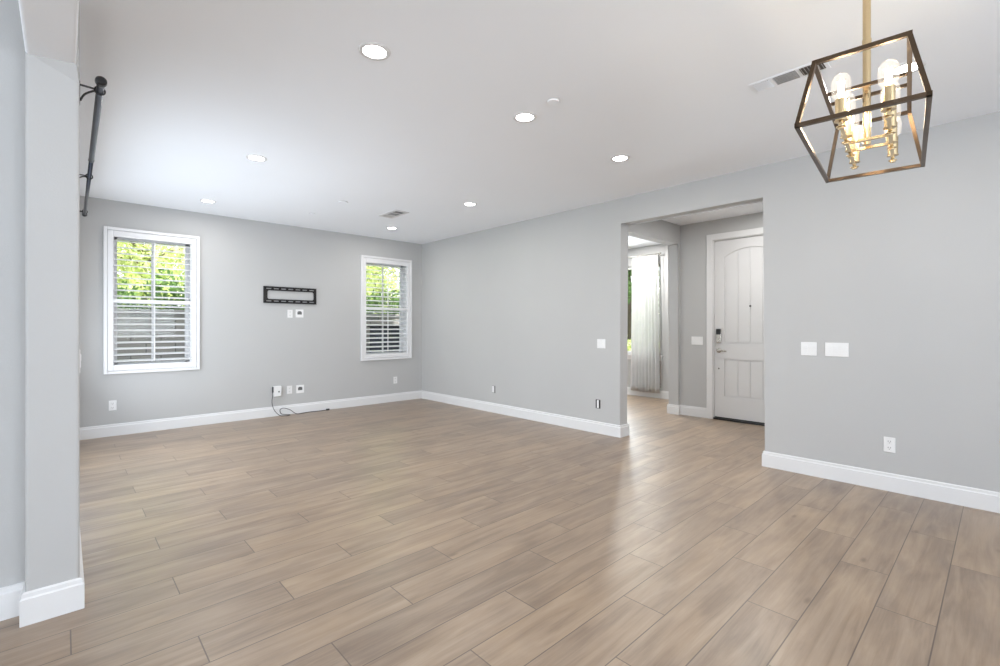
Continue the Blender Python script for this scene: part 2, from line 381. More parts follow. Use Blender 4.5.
# ------------------------------------------------------------------ back windows: sash, mullion, pane
def back_window(n, x0, x1, z0, z1):
    y = YB+.115
    bm = B(); fw = .045
    add_box(bm, (x0, y, z0), (x0+fw, YB2, z1)); add_box(bm, (x1-fw, y, z0), (x1, YB2, z1))
    add_box(bm, (x0, y, z0), (x1, YB2, z0+fw)); add_box(bm, (x0, y, z1-fw), (x1, YB2, z1))
    o = obj('window_%d' % n, bm, 'trim'); o['kind'] = 'structure'; o['label'] = 'white vinyl single-hung window frame behind the shutters'
    zm = (z0+z1)/2; xm = (x0+x1)/2
    bm = B(); add_box(bm, (x0+fw, y+.005, zm-.022), (x1-fw, y+.045, zm+.022)); obj('meeting_rail', bm, 'trim', o)
    bm = B(); add_box(bm, (xm-.011, y+.015, z0+fw), (xm+.011, y+.035, z1-fw)); obj('mullion', bm, 'trim', o)
    bm = B(); add_box(bm, (x0+fw, y+.022, z0+fw), (x1-fw, y+.026, z1-fw)); obj('pane', bm, 'glass', o)
    bm = B(); t = .012   # white jamb liner of the reveal
    add_box(bm, (x0, YB, z0), (x0+t, y, z1)); add_box(bm, (x1-t, YB, z0), (x1, y, z1)); add_box(bm, (x0, YB, z0), (x1, y, z0+t)); add_box(bm, (x0, YB, z1-t), (x1, y, z1))
    obj('jamb_liner', bm, 'trim', o)
    return o
for i, wn_ in enumerate(WIN): back_window(i+1, *wn_)

def shutter(x0, x1, z0, z1, label):
    """plantation shutter: outer frame on the wall, one hinged panel with two tiers of louvers"""
    t = thing('plantation_shutter', label, 'shutter', ((x0+x1)/2, YB, z0))
    ow, iw = .087, .0
    bm = B(); y0 = YB-.030; y1 = YB
    X0, X1, Z0, Z1 = x0-ow, x1+ow, z0-.105, z1+.108
    def ring(bm, X0, X1, Z0, Z1, wx, wz0, wz1, ya, yb):
        add_box(bm, (X0, ya, Z0), (X0+wx, yb, Z1), .003, 1); add_box(bm, (X1-wx, ya, Z0), (X1, yb, Z1), .003, 1)
        add_box(bm, (X0+wx, ya, Z0), (X1-wx, yb, Z0+wz0), .003, 1); add_box(bm, (X0+wx, ya, Z1-wz1), (X1-wx, yb, Z1), .003, 1)
    ring(bm, X0, X1, Z0, Z1, .034, .034, .034, y0-.004, y1)
    obj('frame', bm, 'shutter', t)
    bm = B(); g = .037
    wx = (x0+.001)-(X0+g)
    ring(bm, X0+g, X1-g, Z0+g, Z1-g, wx, z0-(Z0+g), (Z1-g)-z1, y0+.004, y1-.0)
    p = obj('panel', bm, 'shutter', t)
    zm = (z0+z1)/2
    bm = B(); add_box(bm, (x0, y0+.005, zm-.021), (x1, y1, zm+.021), .002, 1); obj('divider_rail', bm, 'shutter', t)
    yc = YB-.004
    def louver(z, tilt):
        bm = B(); prof = []
        for k in range(14):
            a = 2*PI*k/14; prof.append((.042*math.cos(a), .0060*math.sin(a)))
        c, s = math.cos(tilt), math.sin(tilt)
        add_prism(bm, [(yc+.014+px*c-pz*s, z+px*s+pz*c) for px, pz in prof], 0, x0+.003, x1-.003)
        return obj('louver', bm, 'shutter', t)
    for (a, b) in ((z0+.008, zm-.021), (zm+.021, z1-.008)):
        n = 10; st = (b-a)/n
        for k in range(n): louver(a+st*(k+.5), math.radians(14))
        bm = B(); xm = (x0+x1)/2
        add_box(bm, (xm-.0075, y0-.014, a+.02), (xm+.0075, y0-.003, b-.02), .003, 1)
        for k in range(n): add_box(bm, (xm-.0015, y0-.004, a+st*(k+.5)-.0015), (xm+.0015, yc-.02, a+st*(k+.5)+.0015))
        obj('tilt_rod', bm, 'shutter', t)
    return t
shutter(WIN[0][0], WIN[0][1], .825, 2.315, 'white plantation shutter on the left back-wall window')
shutter(WIN[1][0], WIN[1][1], .825, 2.315, 'white plantation shutter on the back-wall window nearest the room corner')

# ------------------------------------------------------------------ sliding door in the left wall (seen only edge on)
bm = B(); X = XL0+.04
fw = .06
for a, b in (((X, SY0, 0), (X+.08, SY0+fw, SZ)), ((X, SY1-fw, 0), (X+.08, SY1, SZ)), ((X, SY0, SZ-fw), (X+.08, SY1, SZ)), ((X, SY0, 0), (X+.08, SY1, .03)),
             ((X, (SY0+SY1)/2-.035, 0), (X+.08, (SY0+SY1)/2+.035, SZ))):
    add_box(bm, a, b)
sd = obj('door_2', bm, 'trim'); sd['kind'] = 'structure'; sd['label'] = 'white framed sliding glass door in the left wall'
bm = B(); add_box(bm, (X+.036, SY0+fw, .03), (X+.042, SY1-fw, SZ-fw)); obj('pane', bm, 'glass', sd)

# ------------------------------------------------------------------ front door
DX = FX+.030     # room face of the leaf
bm = B(); cw, ct = .082, .018
def casing(bm):
    add_box(bm, (FX-ct, DY1+.012, 0), (FX, DY1+.012+cw, DZ+.012+cw), .003, 1)
    add_box(bm, (FX-ct, DY0-.012-cw, 0), (FX, DY0-.012, DZ+.012+cw), .003, 1)
    add_box(bm, (FX-ct, DY0-.012, DZ+.012), (FX, DY1+.012, DZ+.012+cw), .003, 1)
    add_box(bm, (FX, DY1+.003, 0), (FX+.16, DY1+.02, DZ+.02)); add_box(bm, (FX, DY0-.02, 0), (FX+.16, DY0-.003, DZ+.02)); add_box(bm, (FX, DY0-.003, DZ+.003), (FX+.16, DY1+.003, DZ+.02))
casing(bm); struct('trim_1', bm, 'trim', 'white casing around the front door')

# leaf with recessed arched panel: face built as slab + stiles/rails in front of a recessed core
dl = None
bm = B()
add_box(bm, (DX+.014, DY0, .035), (DX+.044, DY1, DZ))
st = .13
pa, pb = DY0+st, DY1-st
# stiles
add_box(bm, (DX, DY0, .035), (DX+.014, pa, DZ)); add_box(bm, (DX, pb, .035), (DX+.014, DY1, DZ))
add_box(bm, (DX, pa, .035), (DX+.014, pb, .319)); add_box(bm, (DX, pa, .831), (DX+.014, pb, 1.035))
# top rail with arched lower edge
zs, za = 2.215, 2.318
arch = []
N = 20
for k in range(N+1):
    u = -1+2*k/N; arch.append(((pa+pb)/2+u*(pb-pa)/2, za-(za-zs)*(abs(u)**2.0)))
add_prism(bm, arch+[(pb, DZ), (pa, DZ)], 0, DX, DX+.014)
dl = obj('door_1', bm, 'door'); dl['kind'] = 'structure'; dl['label'] = 'white front door with arched upper panel and square lower panel'
def panel(z0, z1, arched):
    bm = B(); nb = 4; mg = .024; gap = .009
    y0, y1 = pa+mg, pb-mg; wdt = (y1-y0)/nb
    for k in range(nb):
        a, b = y0+k*wdt+gap/2, y0+(k+1)*wdt-gap/2
        top = []
        if arched:
            for q in range(7):
                yy = a+(b-a)*q/6; u = (yy-(pa+pb)/2)/((pb-pa)/2); top.append((yy, za-(za-zs)*u*u-mg))
        else: top = [(a, z1-mg), (b, z1-mg)]
        add_prism(bm, [(b, z0+mg), (a, z0+mg)]+top, 0, DX+.006, DX+.016)
    return obj('door_panel', bm, 'door', dl)
panel(1.035, zs, True); panel(.319, .831, False)
bm = B(); add_box(bm, (FX-.01, DY0-.003, 0), (FX+.10, DY1+.003, .022)); obj('threshold', bm, 'blackplastic', dl)
bm = B(); add_box(bm, (DX+.006, DY0, .022), (DX+.04, DY1, .035)); obj('door_sweep', bm, 'blackplastic', dl)
# smart deadbolt
yk = 2.657
bm = B(); add_box(bm, (DX-.022, yk-.036, 1.045), (DX, yk+.036, 1.235), .008, 2); dbt = obj('deadbolt', bm, 'nickel', dl)
bm = B(); add_box(bm, (DX-.026, yk-.033, 1.160), (DX-.002, yk+.033, 1.240), .008, 2); obj('battery_cover', bm, 'blackplastic', dbt)
bm = B(); add_tube(bm, [(DX-.022, yk, 1.085), (DX-.034, yk, 1.085)], .018, 16); add_box(bm, (DX-.05, yk-.005, 1.065), (DX-.03, yk+.005, 1.105), .002, 1); obj('thumb_turn', bm, 'nickel', dbt)
bm = B(); add_tube(bm, [(DX, yk, .945), (DX-.010, yk, .945), (DX-.014, yk, .945)], [.033, .033, .026], 24); add_tube(bm, [(DX-.012, yk, .945), (DX-.045, yk, .945)], .011, 12)
add_tube(bm, [(DX-.045, yk+.008, .945), (DX-.05, yk-.02, .945), (DX-.05, yk-.07, .943), (DX-.045, yk-.115, .938)], [.010, .011, .010, .008], 12)
obj('door_lever', bm, 'nickel', dl, True)
bm = B(); add_tube(bm, [(DX, yk, .698), (DX-.006, yk, .698)], .009, 12); obj('door_screw', bm, 'nickel', dl)
bm = B(); add_tube(bm, [(DX-.001, 2.257, 1.54), (DX-.005, 2.257, 1.54)], .012, 16); obj('peephole', bm, 'blackplastic', dl)
for dy, dz in ((-.02, -.035), (.02, -.03), (0, -.06), (-.015, -.07), (.018, -.065)):
    pass

# ------------------------------------------------------------------ wall plates
def facing(wall, a, z, wd, ht, th=.006, bev=.002):
    """box on a wall: wall 'R' (plane x=XR), 'B' (y=YB), 'F' (x=FX), 'L' (x=XL1)"""
    def f(bm, da, dz, w_, h_, d0, d1, bev=0):
        A0, A1, Z0, Z1 = a+da-w_/2, a+da+w_/2, z+dz-h_/2, z+dz+h_/2
        if wall == 'R': add_box(bm, (XR-d1, A0, Z0), (XR-d0, A1, Z1), bev, 1)
        elif wall == 'F': add_box(bm, (FX-d1, A0, Z0), (FX-d0, A1, Z1), bev, 1)
        elif wall == 'B': add_box(bm, (A0, YB-d1, Z0), (A1, YB-d0, Z1), bev, 1)
        elif wall == 'L': add_box(bm, (XL1+d0, A0, Z0), (XL1+d1, A1, Z1), bev, 1)
    loc = {'R': (XR, a, z), 'F': (FX, a, z), 'B': (a, YB, z), 'L': (XL1, a, z)}[wall]
    return f, loc
def switch(wall, a, z, gangs, label, group=None, wd=None, ht=.115, kind='light_switch', cat='light switch'):
    wd = wd or (.070+.046*(gangs-1)); f, loc = facing(wall, a, z, wd, ht)
    t = thing(kind, label, cat, loc, group)
    bm = B(); f(bm, 0, 0, wd, ht, 0, .006, .002); obj('wall_plate', bm, 'plate', t)
    for g in range(gangs):
        da = (g-(gangs-1)/2)*.046
        bm = B(); f(bm, da, 0, .033, .067, .006, .008); f(bm, da, .016, .029, .030, .008, .0105, .001); f(bm, da, -.016, .029, .030, .008, .009, .001)
        obj('rocker', bm, 'plate', t)
    return t
def outlet(wall, a, z, label, group=None, slots=True, m='plate'):
    f, loc = facing(wall, a, z, .072, .116)
    t = thing('electrical_outlet', label, 'outlet', loc, group)
    bm = B(); f(bm, 0, 0, .072, .116, 0, .006, .002); obj('wall_plate', bm, m, t)
    for s in (1, -1):
        bm = B(); f(bm, 0, s*.024, .034, .032, .006, .0085, .001); r = obj('receptacle', bm, m, t)
        bm = B()
        for q in (-.007, .007): f(bm, q, s*.024+.003, .003, .010, .0083, .0089)
        f(bm, 0, s*.024-.009, .005, .005, .0083, .0089); obj('slots', bm, 'plate_dark', r)
    return t
switch('R', 1.134, 1.078, 2, 'white two-gang light switch on the right wall, nearest the foyer opening')
switch('R', .936, 1.078, 3, 'white three-gang light switch on the right wall, the wider plate of the pair')
outlet('R', .599, .356, 'white outlet low on the right wall below the wide switch plate')
switch('R', 3.248, 1.067, 2, 'white two-gang light switch on the wall left of the foyer opening', ht=.108)
switch('F', 2.946, 1.072, 3, 'white three-gang light switch in the foyer beside the front door')
# uncovered low outlets with dark sides
def open_box(a, z, label, lit):
    f, loc = facing('R', a, z, .07, .1)
    t = thing('electrical_outlet', label, 'outlet', loc)
    bm = B(); f(bm, 0, 0, .066, .105, 0, .0025); obj('wall_box', bm, 'blackplastic' if lit else 'plate_dark', t)
    bm = B(); f(bm, .0 if lit else .008, 0, .026 if lit else .04, .094, .0025, .008, .001); r = obj('receptacle', bm, 'plate', t)
open_box(3.295, .347, 'uncovered black-edged outlet low on the wall beside the foyer opening', True)
open_box(5.145, .343, 'uncovered outlet low in the middle of the long wall section', False)
# back wall plates
outlet('B', .421, .354, 'white outlet low on the back wall under the left window')
outlet('B', 4.134, .362, 'white outlet low on the back wall under the window nearest the corner')
outlet('B', 2.401, .356, 'white outlet low on the back wall between the cable box and the slotted plate')
outlet('B', 2.408, 1.457, 'white outlet just under the television mount')
def cable_plate(a, z, label):
    f, loc = facing('B', a, z, .1, .1); t = thing('cable_plate', label, 'wall plate', loc)
    bm = B(); f(bm, 0, 0, .112, .118, 0, .007, .002); obj('wall_plate', bm, 'plate', t)
    bm = B(); f(bm, 0, .005, .062, .040, .0065, .0085); f(bm, 0, .028, .040, .012, .0065, .0085); obj('cable_slot', bm, 'plate_dark', t)
cable_plate(2.542, 1.463, 'white cable pass-through plate with dark slot under the television mount')
cable_plate(2.550, .353, 'white cable pass-through plate with dark slot low on the back wall')
# surface box with cable
f, loc = facing('B', 2.226, .352, .11, .15)
t = thing('junction_box', 'white wall box with a black cable plugged into its side, low on the back wall', 'wall box', loc)
bm = B(); f(bm, 0, 0, .105, .145, 0, .040, .006); obj('cover', bm, 'plate', t)
bm = B(); f(bm, .018, -.005, .02, .02, .039, .042); obj('keyhole', bm, 'plate_dark', t)
bm = B()
def bz(pts, n=8):
    """Catmull-Rom through pts"""
    P = [Vector(p) for p in pts]; P = [P[0]]+P+[P[-1]]; out = []
    for i in range(1, len(P)-2):
        for k in range(n):
            s = k/n
            out.append(.5*((2*P[i])+(-P[i-1]+P[i+1])*s+(2*P[i-1]-5*P[i]+4*P[i+1]-P[i+2])*s*s+(-P[i-1]+3*P[i]-3*P[i+1]+P[i+2])*s**3))
    out.append(P[-2]); return out
cab = bz([(2.164, YB-.03, .40), (2.160, YB-.035, .36), (2.158, YB-.04, .30), (2.150, YB-.045, .20), (2.175, YB-.05, .10), (2.235, YB-.07, .02), (2.29, YB-.10, .006), (2.345, YB-.11, .006), (2.385, YB-.07, .006), (2.34, YB-.045, .012),
          (2.275, YB-.04, .03), (2.262, YB-.03, .085), (2.31, YB-.03, .105), (2.40, YB-.035, .07), (2.48, YB-.05, .006), (2.58, YB-.05, .006), (2.70, YB-.035, .006), (2.80, YB-.05, .006), (2.93, YB-.05, .008)])
add_tube(bm, cab, .0042, 8)
cb = tag(obj('power_cable', bm, 'cable', None, True), 'thin black cable looping from the white wall box down along the back baseboard', 'cable')
bm = B(); add_box(bm, (2.92, YB-.062, .0), (2.97, YB-.038, .024), .004, 1); obj('plug', bm, 'cable', cb)
bm = B(); add_box(bm, (2.156, YB-.042, .34), (2.172, YB-.018, .42), .003, 1); obj('plug', bm, 'cable', cb)
switch('L', 3.06, 1.10, 1, 'white light switch seen edge-on on the left wall past the corner', kind='light_switch')

# ------------------------------------------------------------------ television mount
t = thing('television_mount', 'black slotted steel television wall bracket left on the back wall', 'tv mount', (2.414, YB, 1.60))
x0, x1, z0, z1 = 2.044, 2.785, 1.603, 1.838
bm = B()
def rr(x0, x1, z0, z1, r, n=5):
    out = []
    for cx, cz, a0 in ((x1-r, z1-r, 0), (x0+r, z1-r, PI/2), (x0+r, z0+r, PI), (x1-r, z0+r, 1.5*PI)):
        for k in range(n+1): a = a0+PI/2*k/n; out.append((cx+r*math.cos(a), cz+r*math.sin(a)))
    return out
def plate_with_holes(bm, outer, holes, y0, y1):
    """planar plate in the xz plane with holes, via triangle fill"""
    edges = []
    for loop in [outer]+holes:
        vs_ = [bm.verts.new((p[0], y0, p[1])) for p in loop]
        for k in range(len(vs_)): edges.append(bm.edges.new((vs_[k], vs_[(k+1) % len(vs_)])))
    r = bmesh.ops.triangle_fill(bm, edges=edges, use_beauty=True, use_dissolve=False)
    fs = [g for g in r['geom'] if isinstance(g, bmesh.types.BMFace)]
    ex = bmesh.ops.extrude_face_region(bm, geom=fs)
    bmesh.ops.translate(bm, verts=[g for g in ex['geom'] if isinstance(g, bmesh.types.BMVert)], vec=(0, y1-y0, 0))
holes = [rr(x0+.055, x1-.042, z0+.057, z1-.057, .025)]
for zc in (z0+.030, z1-.030):
    for k in range(7):
        xc = x0+.072+k*.0995; holes.append(rr(xc-.034, xc+.034, zc-.0065, zc+.0065, .0065, 3))
plate_with_holes(bm, rr(x0, x1, z0, z1, .006, 2), holes, YB-.016, YB-.012)
obj('slotted_plate', bm, 'black', t)
bm = B()
add_box(bm, (x0, YB-.026, z1-.005), (x1, YB-.014, z1)); add_box(bm, (x0, YB-.026, z0), (x1, YB-.014, z0+.005))
obj('hook_rail', bm, 'black', t)
for (xc, zc) in ((x0+.02, z0+.03), (x0+.02, z1-.03), (x1-.02, z0+.03), (x1-.02, z1-.03)):
    bm = B(); add_tube(bm, [(xc, YB, zc), (xc, YB-.016, zc)], .010, 10); add_tube(bm, [(xc, YB-.016, zc), (xc, YB-.021, zc)], .008, 6); obj('lag_bolt', bm, 'black', t)

# ------------------------------------------------------------------ ceiling fittings
def downlight(x, y, label, power=7):
    t = thing('recessed_light', label, 'ceiling light', (x, y, CEIL), 'recessed ceiling lights')
    bm = B(); add_lathe(bm, [(.060, -.001), (.062, -.006), (.080, -.005), (.084, 0)], (x, y, CEIL), 40); obj('trim_ring', bm, 'trim', t, True)
    bm = B(); add_lathe(bm, [(0, -.004), (.060, -.003), (.060, 0), (0, 0)], (x, y, CEIL), 40); obj('lens', bm, 'led', t, True)
    l = lamp('downlight', 'AREA', (0, 0, -.012), (0, 0, 0), power, (1, .97, .93), shape='DISK', size=.11); l.parent = t
    return t
for x, y, lb in [(1.215, 2.285, 'round recessed ceiling light nearest the camera, largest in the picture'),
                 (2.366, 2.283, 'round recessed ceiling light beside the small flat ceiling disc, in the middle of the room'),
                 (1.232, 4.426, 'round recessed ceiling light, second out from the left window'),
                 (1.238, 6.326, 'round recessed ceiling light closest to the left window'),
                 (3.548, 2.273, 'round recessed ceiling light in front of the foyer opening'),
                 (3.559, 4.345, 'round recessed ceiling light, second out from the far room corner'),
                 (3.570, 6.188, 'round recessed ceiling light closest to the far room corner, just below the small vent'),
                 (3.505, .373, 'round recessed ceiling light showing behind the hanging lantern')]:
    downlight(x, y, lb)
downlight(7.046, 4.266, 'round recessed ceiling light in the front room seen through the foyer', 26)
def disc(x, y, r, label, cat='ceiling cover', name='ceiling_cover'):
    t = thing(name, label, cat, (x, y, CEIL))
    bm = B(); add_lathe(bm, [(0, -.010), (r*.90, -.010), (r, -.006), (r, 0), (0, 0)], (x, y, CEIL), 32); obj('cover', bm, 'ceiling', t)
    bm = B(); add_lathe(bm, [(r*.98, 0), (r*1.05, -.0035), (r*1.06, 0)], (x, y, CEIL), 32); obj('rim', bm, 'vent', t)
downlight(5.7, 1.9, 'added recessed fill light, out of view, brightening the foyer and front door', 17)  # lamp and fitting added out of view to brighten the foyer
disc(2.334, 1.998, .040, 'small flat white disc on the ceiling beside the middle recessed light')
disc(2.409, 5.294, .055, 'flat white ceiling disc left of the small vent, the larger far one')
disc(2.359, 6.104, .035, 'tiny flat ceiling disc farthest back, left of the small vent')

def vent_louvers(bm, x0, x1, y0, y1, along, n, tilt=35, dz=-.004, w_=.012):
    for k in range(n):
        s = (k+.5)/n
        if along == 'x':
            yy = y0+(y1-y0)*s; a = math.radians(tilt)
            add_bar(bm, (x0, yy, CEIL+dz), (x1, yy, CEIL+dz), w_, .0012, Vector((0, math.sin(a), math.cos(a))))
        else:
            xx = x0+(x1-x0)*s; a = math.radians(tilt)
            add_bar(bm, (xx, y0, CEIL+dz), (xx, y1, CEIL+dz), w_, .0012, Vector((math.sin(a), 0, math.cos(a))))
# long three-way register near the lantern
t = thing('ceiling_vent', 'long three-section ceiling vent grille beside the hanging lantern', 'vent', (3.11, .87, CEIL))
vx0, vx1, vy0, vy1 = 3.045, 3.185, .665, 1.055
bm = B(); fr = .018
for a, b in (((vx0, vy0), (vx0+fr, vy1)), ((vx1-fr, vy0), (vx1, vy1)), ((vx0+fr, vy0), (vx1-fr, vy0+fr)), ((vx0+fr, vy1-fr), (vx1-fr, vy1)),
             ((vx0+fr, .795), (vx1-fr, .812)), ((vx0+fr, .930), (vx1-fr, .947))):
    add_box(bm, (*a, CEIL-.003), (*b, CEIL))
obj('frame', bm, 'ceiling', t)
bm = B(); add_box(bm, (vx0+fr, vy0+fr, CEIL-.001), (vx1-fr, vy1-fr, CEIL)); obj('duct_opening', bm, 'ventdark', t)
for (a, b, al, n, tl) in ((.683, .795, 'x', 7, -70), (.812, .930, 'y', 6, -62), (.947, 1.037, 'x', 8, 40)):
    bm = B(); vent_louvers(bm, vx0+fr, vx1-fr, a, b, al, n, tl); obj('louver_section', bm, 'vent' if a < .9 else 'ceiling', t)
# square-ish far register
t = thing('ceiling_vent', 'small white-framed ceiling vent near the far room corner', 'vent', (3.15, 5.41, CEIL))
vx0, vx1, vy0, vy1 = 3.045, 3.25, 5.19, 5.62
bm = B(); fr = .034
for a, b in (((vx0, vy0), (vx0+fr, vy1)), ((vx1-fr, vy0), (vx1, vy1)), ((vx0+fr, vy0), (vx1-fr, vy0+fr)), ((vx0+fr, vy1-fr), (vx1-fr, vy1)), ((vx0+fr, 5.325), (vx1-fr, 5.345)), ((vx0+fr, 5.465), (vx1-fr, 5.485))):
    add_box(bm, (*a, CEIL-.008), (*b, CEIL), .002, 1)
obj('frame', bm, 'trim', t)
bm = B(); add_box(bm, (vx0+fr, vy0+fr, CEIL-.001), (vx1-fr, vy1-fr, CEIL)); obj('duct_opening', bm, 'ventdark', t)
for (a, b, al, n, tl) in ((5.224, 5.325, 'x', 6, -38), (5.345, 5.465, 'y', 6, -60), (5.485, 5.586, 'x', 6, 40)):
    bm = B(); vent_louvers(bm, vx0+fr, vx1-fr, a, b, al, n, tl); obj('louver_section', bm, 'vent', t)

# ------------------------------------------------------------------ hanging lantern
CX, CY = 2.375, .376
ang = math.radians(6.0)
U = Vector((math.cos(ang), math.sin(ang), 0)); V = Vector((-math.sin(ang), math.cos(ang), 0))
def L3(u, v, z): return Vector((CX, CY, 0))+U*u+V*v+Vector((0, 0, z))
t = thing('lantern_chandelier', 'bronze open-frame linear lantern with brass candle lights hanging from the ceiling', 'chandelier', (CX, CY, 2.0))
ZB, ZT = 1.99, 2.222
bh, bl = .176, .424; th_, tl_ = .130, .370
bw = .0145
def ringbars(bm, hl, hw, z):
    c = [L3(-hl, hw, z), L3(-hl, -hw, z), L3(hl, -hw, z), L3(hl, hw, z)]
    for k in range(4):
        p, q = c[k], c[(k+1) % 4]; d = (q-p).normalized(); add_bar(bm, p-d*bw/2, q+d*bw/2, bw, bw)
    return c
bm = B(); cb_ = ringbars(bm, bl, bh, ZB); obj('lower_frame', bm, 'bronze', t)
bm = B(); ct_ = ringbars(bm, tl_, th_, ZT); 
for u in (-.055, .055): add_bar(bm, L3(u, th_, ZT), L3(u, -th_, ZT), .012, .012)
add_bar(bm, L3(-.06, 0, ZT), L3(.06, 0, ZT), .022, .010)
obj('upper_frame', bm, 'bronze', t)
for p, q in zip(cb_, ct_):
    bm = B(); add_bar(bm, p, q, bw*.95, bw*.95, Vector((0, 1, 0))); obj('corner_post', bm, 'bronze', t)
bm = B(); add_tube(bm, [L3(0, 0, 2.0), L3(0, 0, CEIL-.02)], .0135, 16)
add_tube(bm, [L3(0, 0, 2.40), L3(0, 0, 2.425)], .0155, 16); obj('stem', bm, 'brass', t, False)
bm = B(); add_lathe(bm, [(0, -.03), (.02, -.03), (.06, -.022), (.065, 0), (0, 0)], (CX, CY, CEIL), 32); obj('canopy', bm, 'brass', t)
ZR = 2.005
us = (-.287, -.096, .096, .287)
for s in (1, -1):
    bm = B(); add_bar(bm, L3(-.30, s*.067-.008, ZR), L3(.30, s*.067-.008, ZR), .012, .010); obj('candle_rail', bm, 'brass', t)
for u in (-.055, .055):
    bm = B(); add_bar(bm, L3(u, -.067, ZR), L3(u, .067, ZR), .014, .010); obj('cross_arm', bm, 'brass', t)
for s in (1, -1):
    for u in us:
        c = L3(u, s*.067-.008, ZR)
        bm = B(); add_lathe(bm, [(0, -.016), (.010, -.016), (.010, -.010), (.016, -.009), (.016, -.006), (.007, -.005), (.007, .012), (.021, .013), (.021, .016), (.018, .017), (.019, .092), (.016, .095), (0, .095)], c, 24)
        cd = obj('candle_socket', bm, 'brass', t, False)
        bm = B(); add_lathe(bm, [(.015, .095), (.021, .100), (.028, .112), (.030, .130), (.030, .152), (.027, .168), (.019, .180), (.009, .186), (0, .187)], c, 20); bu = obj('bulb', bm, 'bulbglass', t, True)
        bm = B()
        pts = []
        for k in range(8):
            a = 2*PI*k/8; rr_ = .009; zz = (.108 if k % 2 else .160)
            pts.append(c+Vector((rr_*math.cos(a), rr_*math.sin(a), zz)))
        add_tube(bm, pts, .0016, 6); add_tube(bm, [c+Vector((0, 0, .09)), c+Vector((0, 0, .130))], .0022, 6)
        obj('filament', bm, 'filament', bu)
        lamp('bulb_light', 'POINT', c+Vector((0, 0, .135)), (0, 0, 0), .40, (1, .88, .72), shadow_soft_size=.02)
for o in list(COL.objects):
    if o.name.startswith('bulb_light'):
        w_ = o.location.copy(); o.parent = t; o.location = w_-t.location

# ------------------------------------------------------------------ curtain rod on the left wall
P0, P1 = Vector((.129, 2.865, 2.40)), Vector((.158, 6.24, 2.39))
t = thing('curtain_rod', 'black telescoping curtain rod high on the left wall with round end caps', 'curtain rod', (XL1, 4.6, 2.40))
PM = P0.lerp(P1, .40)
bm = B(); add_tube(bm, [P0, PM], .0150, 20); add_tube(bm, [PM-Vector((0, .01, 0)), PM+Vector((0, .012, 0))], .0165, 20); obj('outer_tube', bm, 'rod', t, False)
bm = B(); add_tube(bm, [PM, P1], .0125, 20); obj('inner_tube', bm, 'rod', t, True)
for P, sgn in ((P0, -1), (P1, 1)):
    bm = B(); d = Vector((0, sgn, 0))
    add_tube(bm, [P-d*.02, P, P+d*.012, P+d*.030, P+d*.036], [.015, .020, .0225, .0215, .015], 20); obj('end_cap', bm, 'black', t)
for yy in (2.96, 4.70, 6.16):
    s = (yy-P0.y)/(P1.y-P0.y); P = P0.lerp(P1, s)
    bm = B(); add_box(bm, (XL1, yy-.012, 2.31), (XL1+.004, yy+.012, 2.42), .001, 1)
    add_bar(bm, (XL1, yy, 2.405), (P.x-.012, yy, 2.402), .010, .006)
    add_tube(bm, bz([(XL1+.004, yy, 2.33), (XL1+.02, yy, 2.365), (XL1+.05, yy, 2.39), (P.x-.01, yy, 2.396)], 5), .0045, 8)
    a = []
    for k in range(15):
        q = math.radians(100+k*23); a.append((P.x+.0195*math.cos(q), yy, 2.40+.0195*math.sin(q)))
    add_tube(bm, a, .0035, 8); obj('bracket', bm, 'black', t)

# ------------------------------------------------------------------ front room: window, curtain
y0, y1, z0, z1 = FW
bm = B(); fw = .05; xa, xb = WX+.05, WX+.12
for a, b in (((xa, y0, z0), (xb, y0+fw, z1)), ((xa, y1-fw, z0), (xb, y1, z1)), ((xa, y0, z0), (xb, y1, z0+fw)), ((xa, y0, z1-fw), (xb, y1, z1)), ((xa+.01, 5.38, z0), (xb-.01, 5.43, z1))):
    add_box(bm, a, b)
wf = obj('window_3', bm, 'trim'); wf['kind'] = 'structure'; wf['label'] = 'front room window with white frame'
bm = B(); add_box(bm, (WX+.08, y0+fw, z0+fw), (WX+.084, y1-fw, z1-fw)); obj('pane', bm, 'glass', wf)
bm = B(); add_box(bm, (WX-.045, y0-.05, z0-.028), (WX+.05, y1+.05, z0), .004, 1); add_box(bm, (WX-.016, y0-.03, z0-.10), (WX, y1+.03, z0-.028), .003, 1); obj('window_sill', bm, 'trim', wf)
def curtain(ya, yb, ztop, zbot, label, seed):
    random.seed(seed); t = thing('curtain', label, 'curtain', (7.68, (ya+yb)/2, zbot))
    bm = B(); ny, nz = 120, 24; grid = []
    for j in range(nz+1):
        s = j/nz; z = zbot+(ztop-zbot)*s; row = []
        squeeze = 1-.10*(s**2)
        for i in range(ny+1):
            q = i/ny; y = (ya+yb)/2+(q-.5)*(yb-ya)*squeeze
            amp = .020+.020*(1-s)
            x = 7.672+amp*math.sin(q*2*PI*8.5+.5*math.sin(3*s+seed))+.010*math.sin(q*2*PI*3.1+2*s)
            row.append(bm.verts.new((x, y, z)))
        grid.append(row)
    for j in range(nz):
        for i in range(ny): bm.faces.new((grid[j][i], grid[j][i+1], grid[j+1][i+1], grid[j+1][i]))
    c = obj('fabric', bm, 'curtain', t, True)
    md = c.modifiers.new('thickness', 'SOLIDIFY'); md.thickness = .0015
    return t
curtain(4.13, 4.70, 2.545, .10, 'sheer white curtain panel beside the front room window', 3)
curtain(6.15, 6.70, 2.545, .10, 'sheer white curtain panel at the far side of the front window', 5)
t = thing('drapery_rod', 'slim metal curtain rod over the front room window, mostly behind the sheer curtain', 'curtain rod', (7.69, 5.4, 2.56))
bm = B(); add_tube(bm, [(7.672, 4.12, 2.56), (7.672, 6.72, 2.56)], .010, 14); obj('rod', bm, 'nickel', t, True)
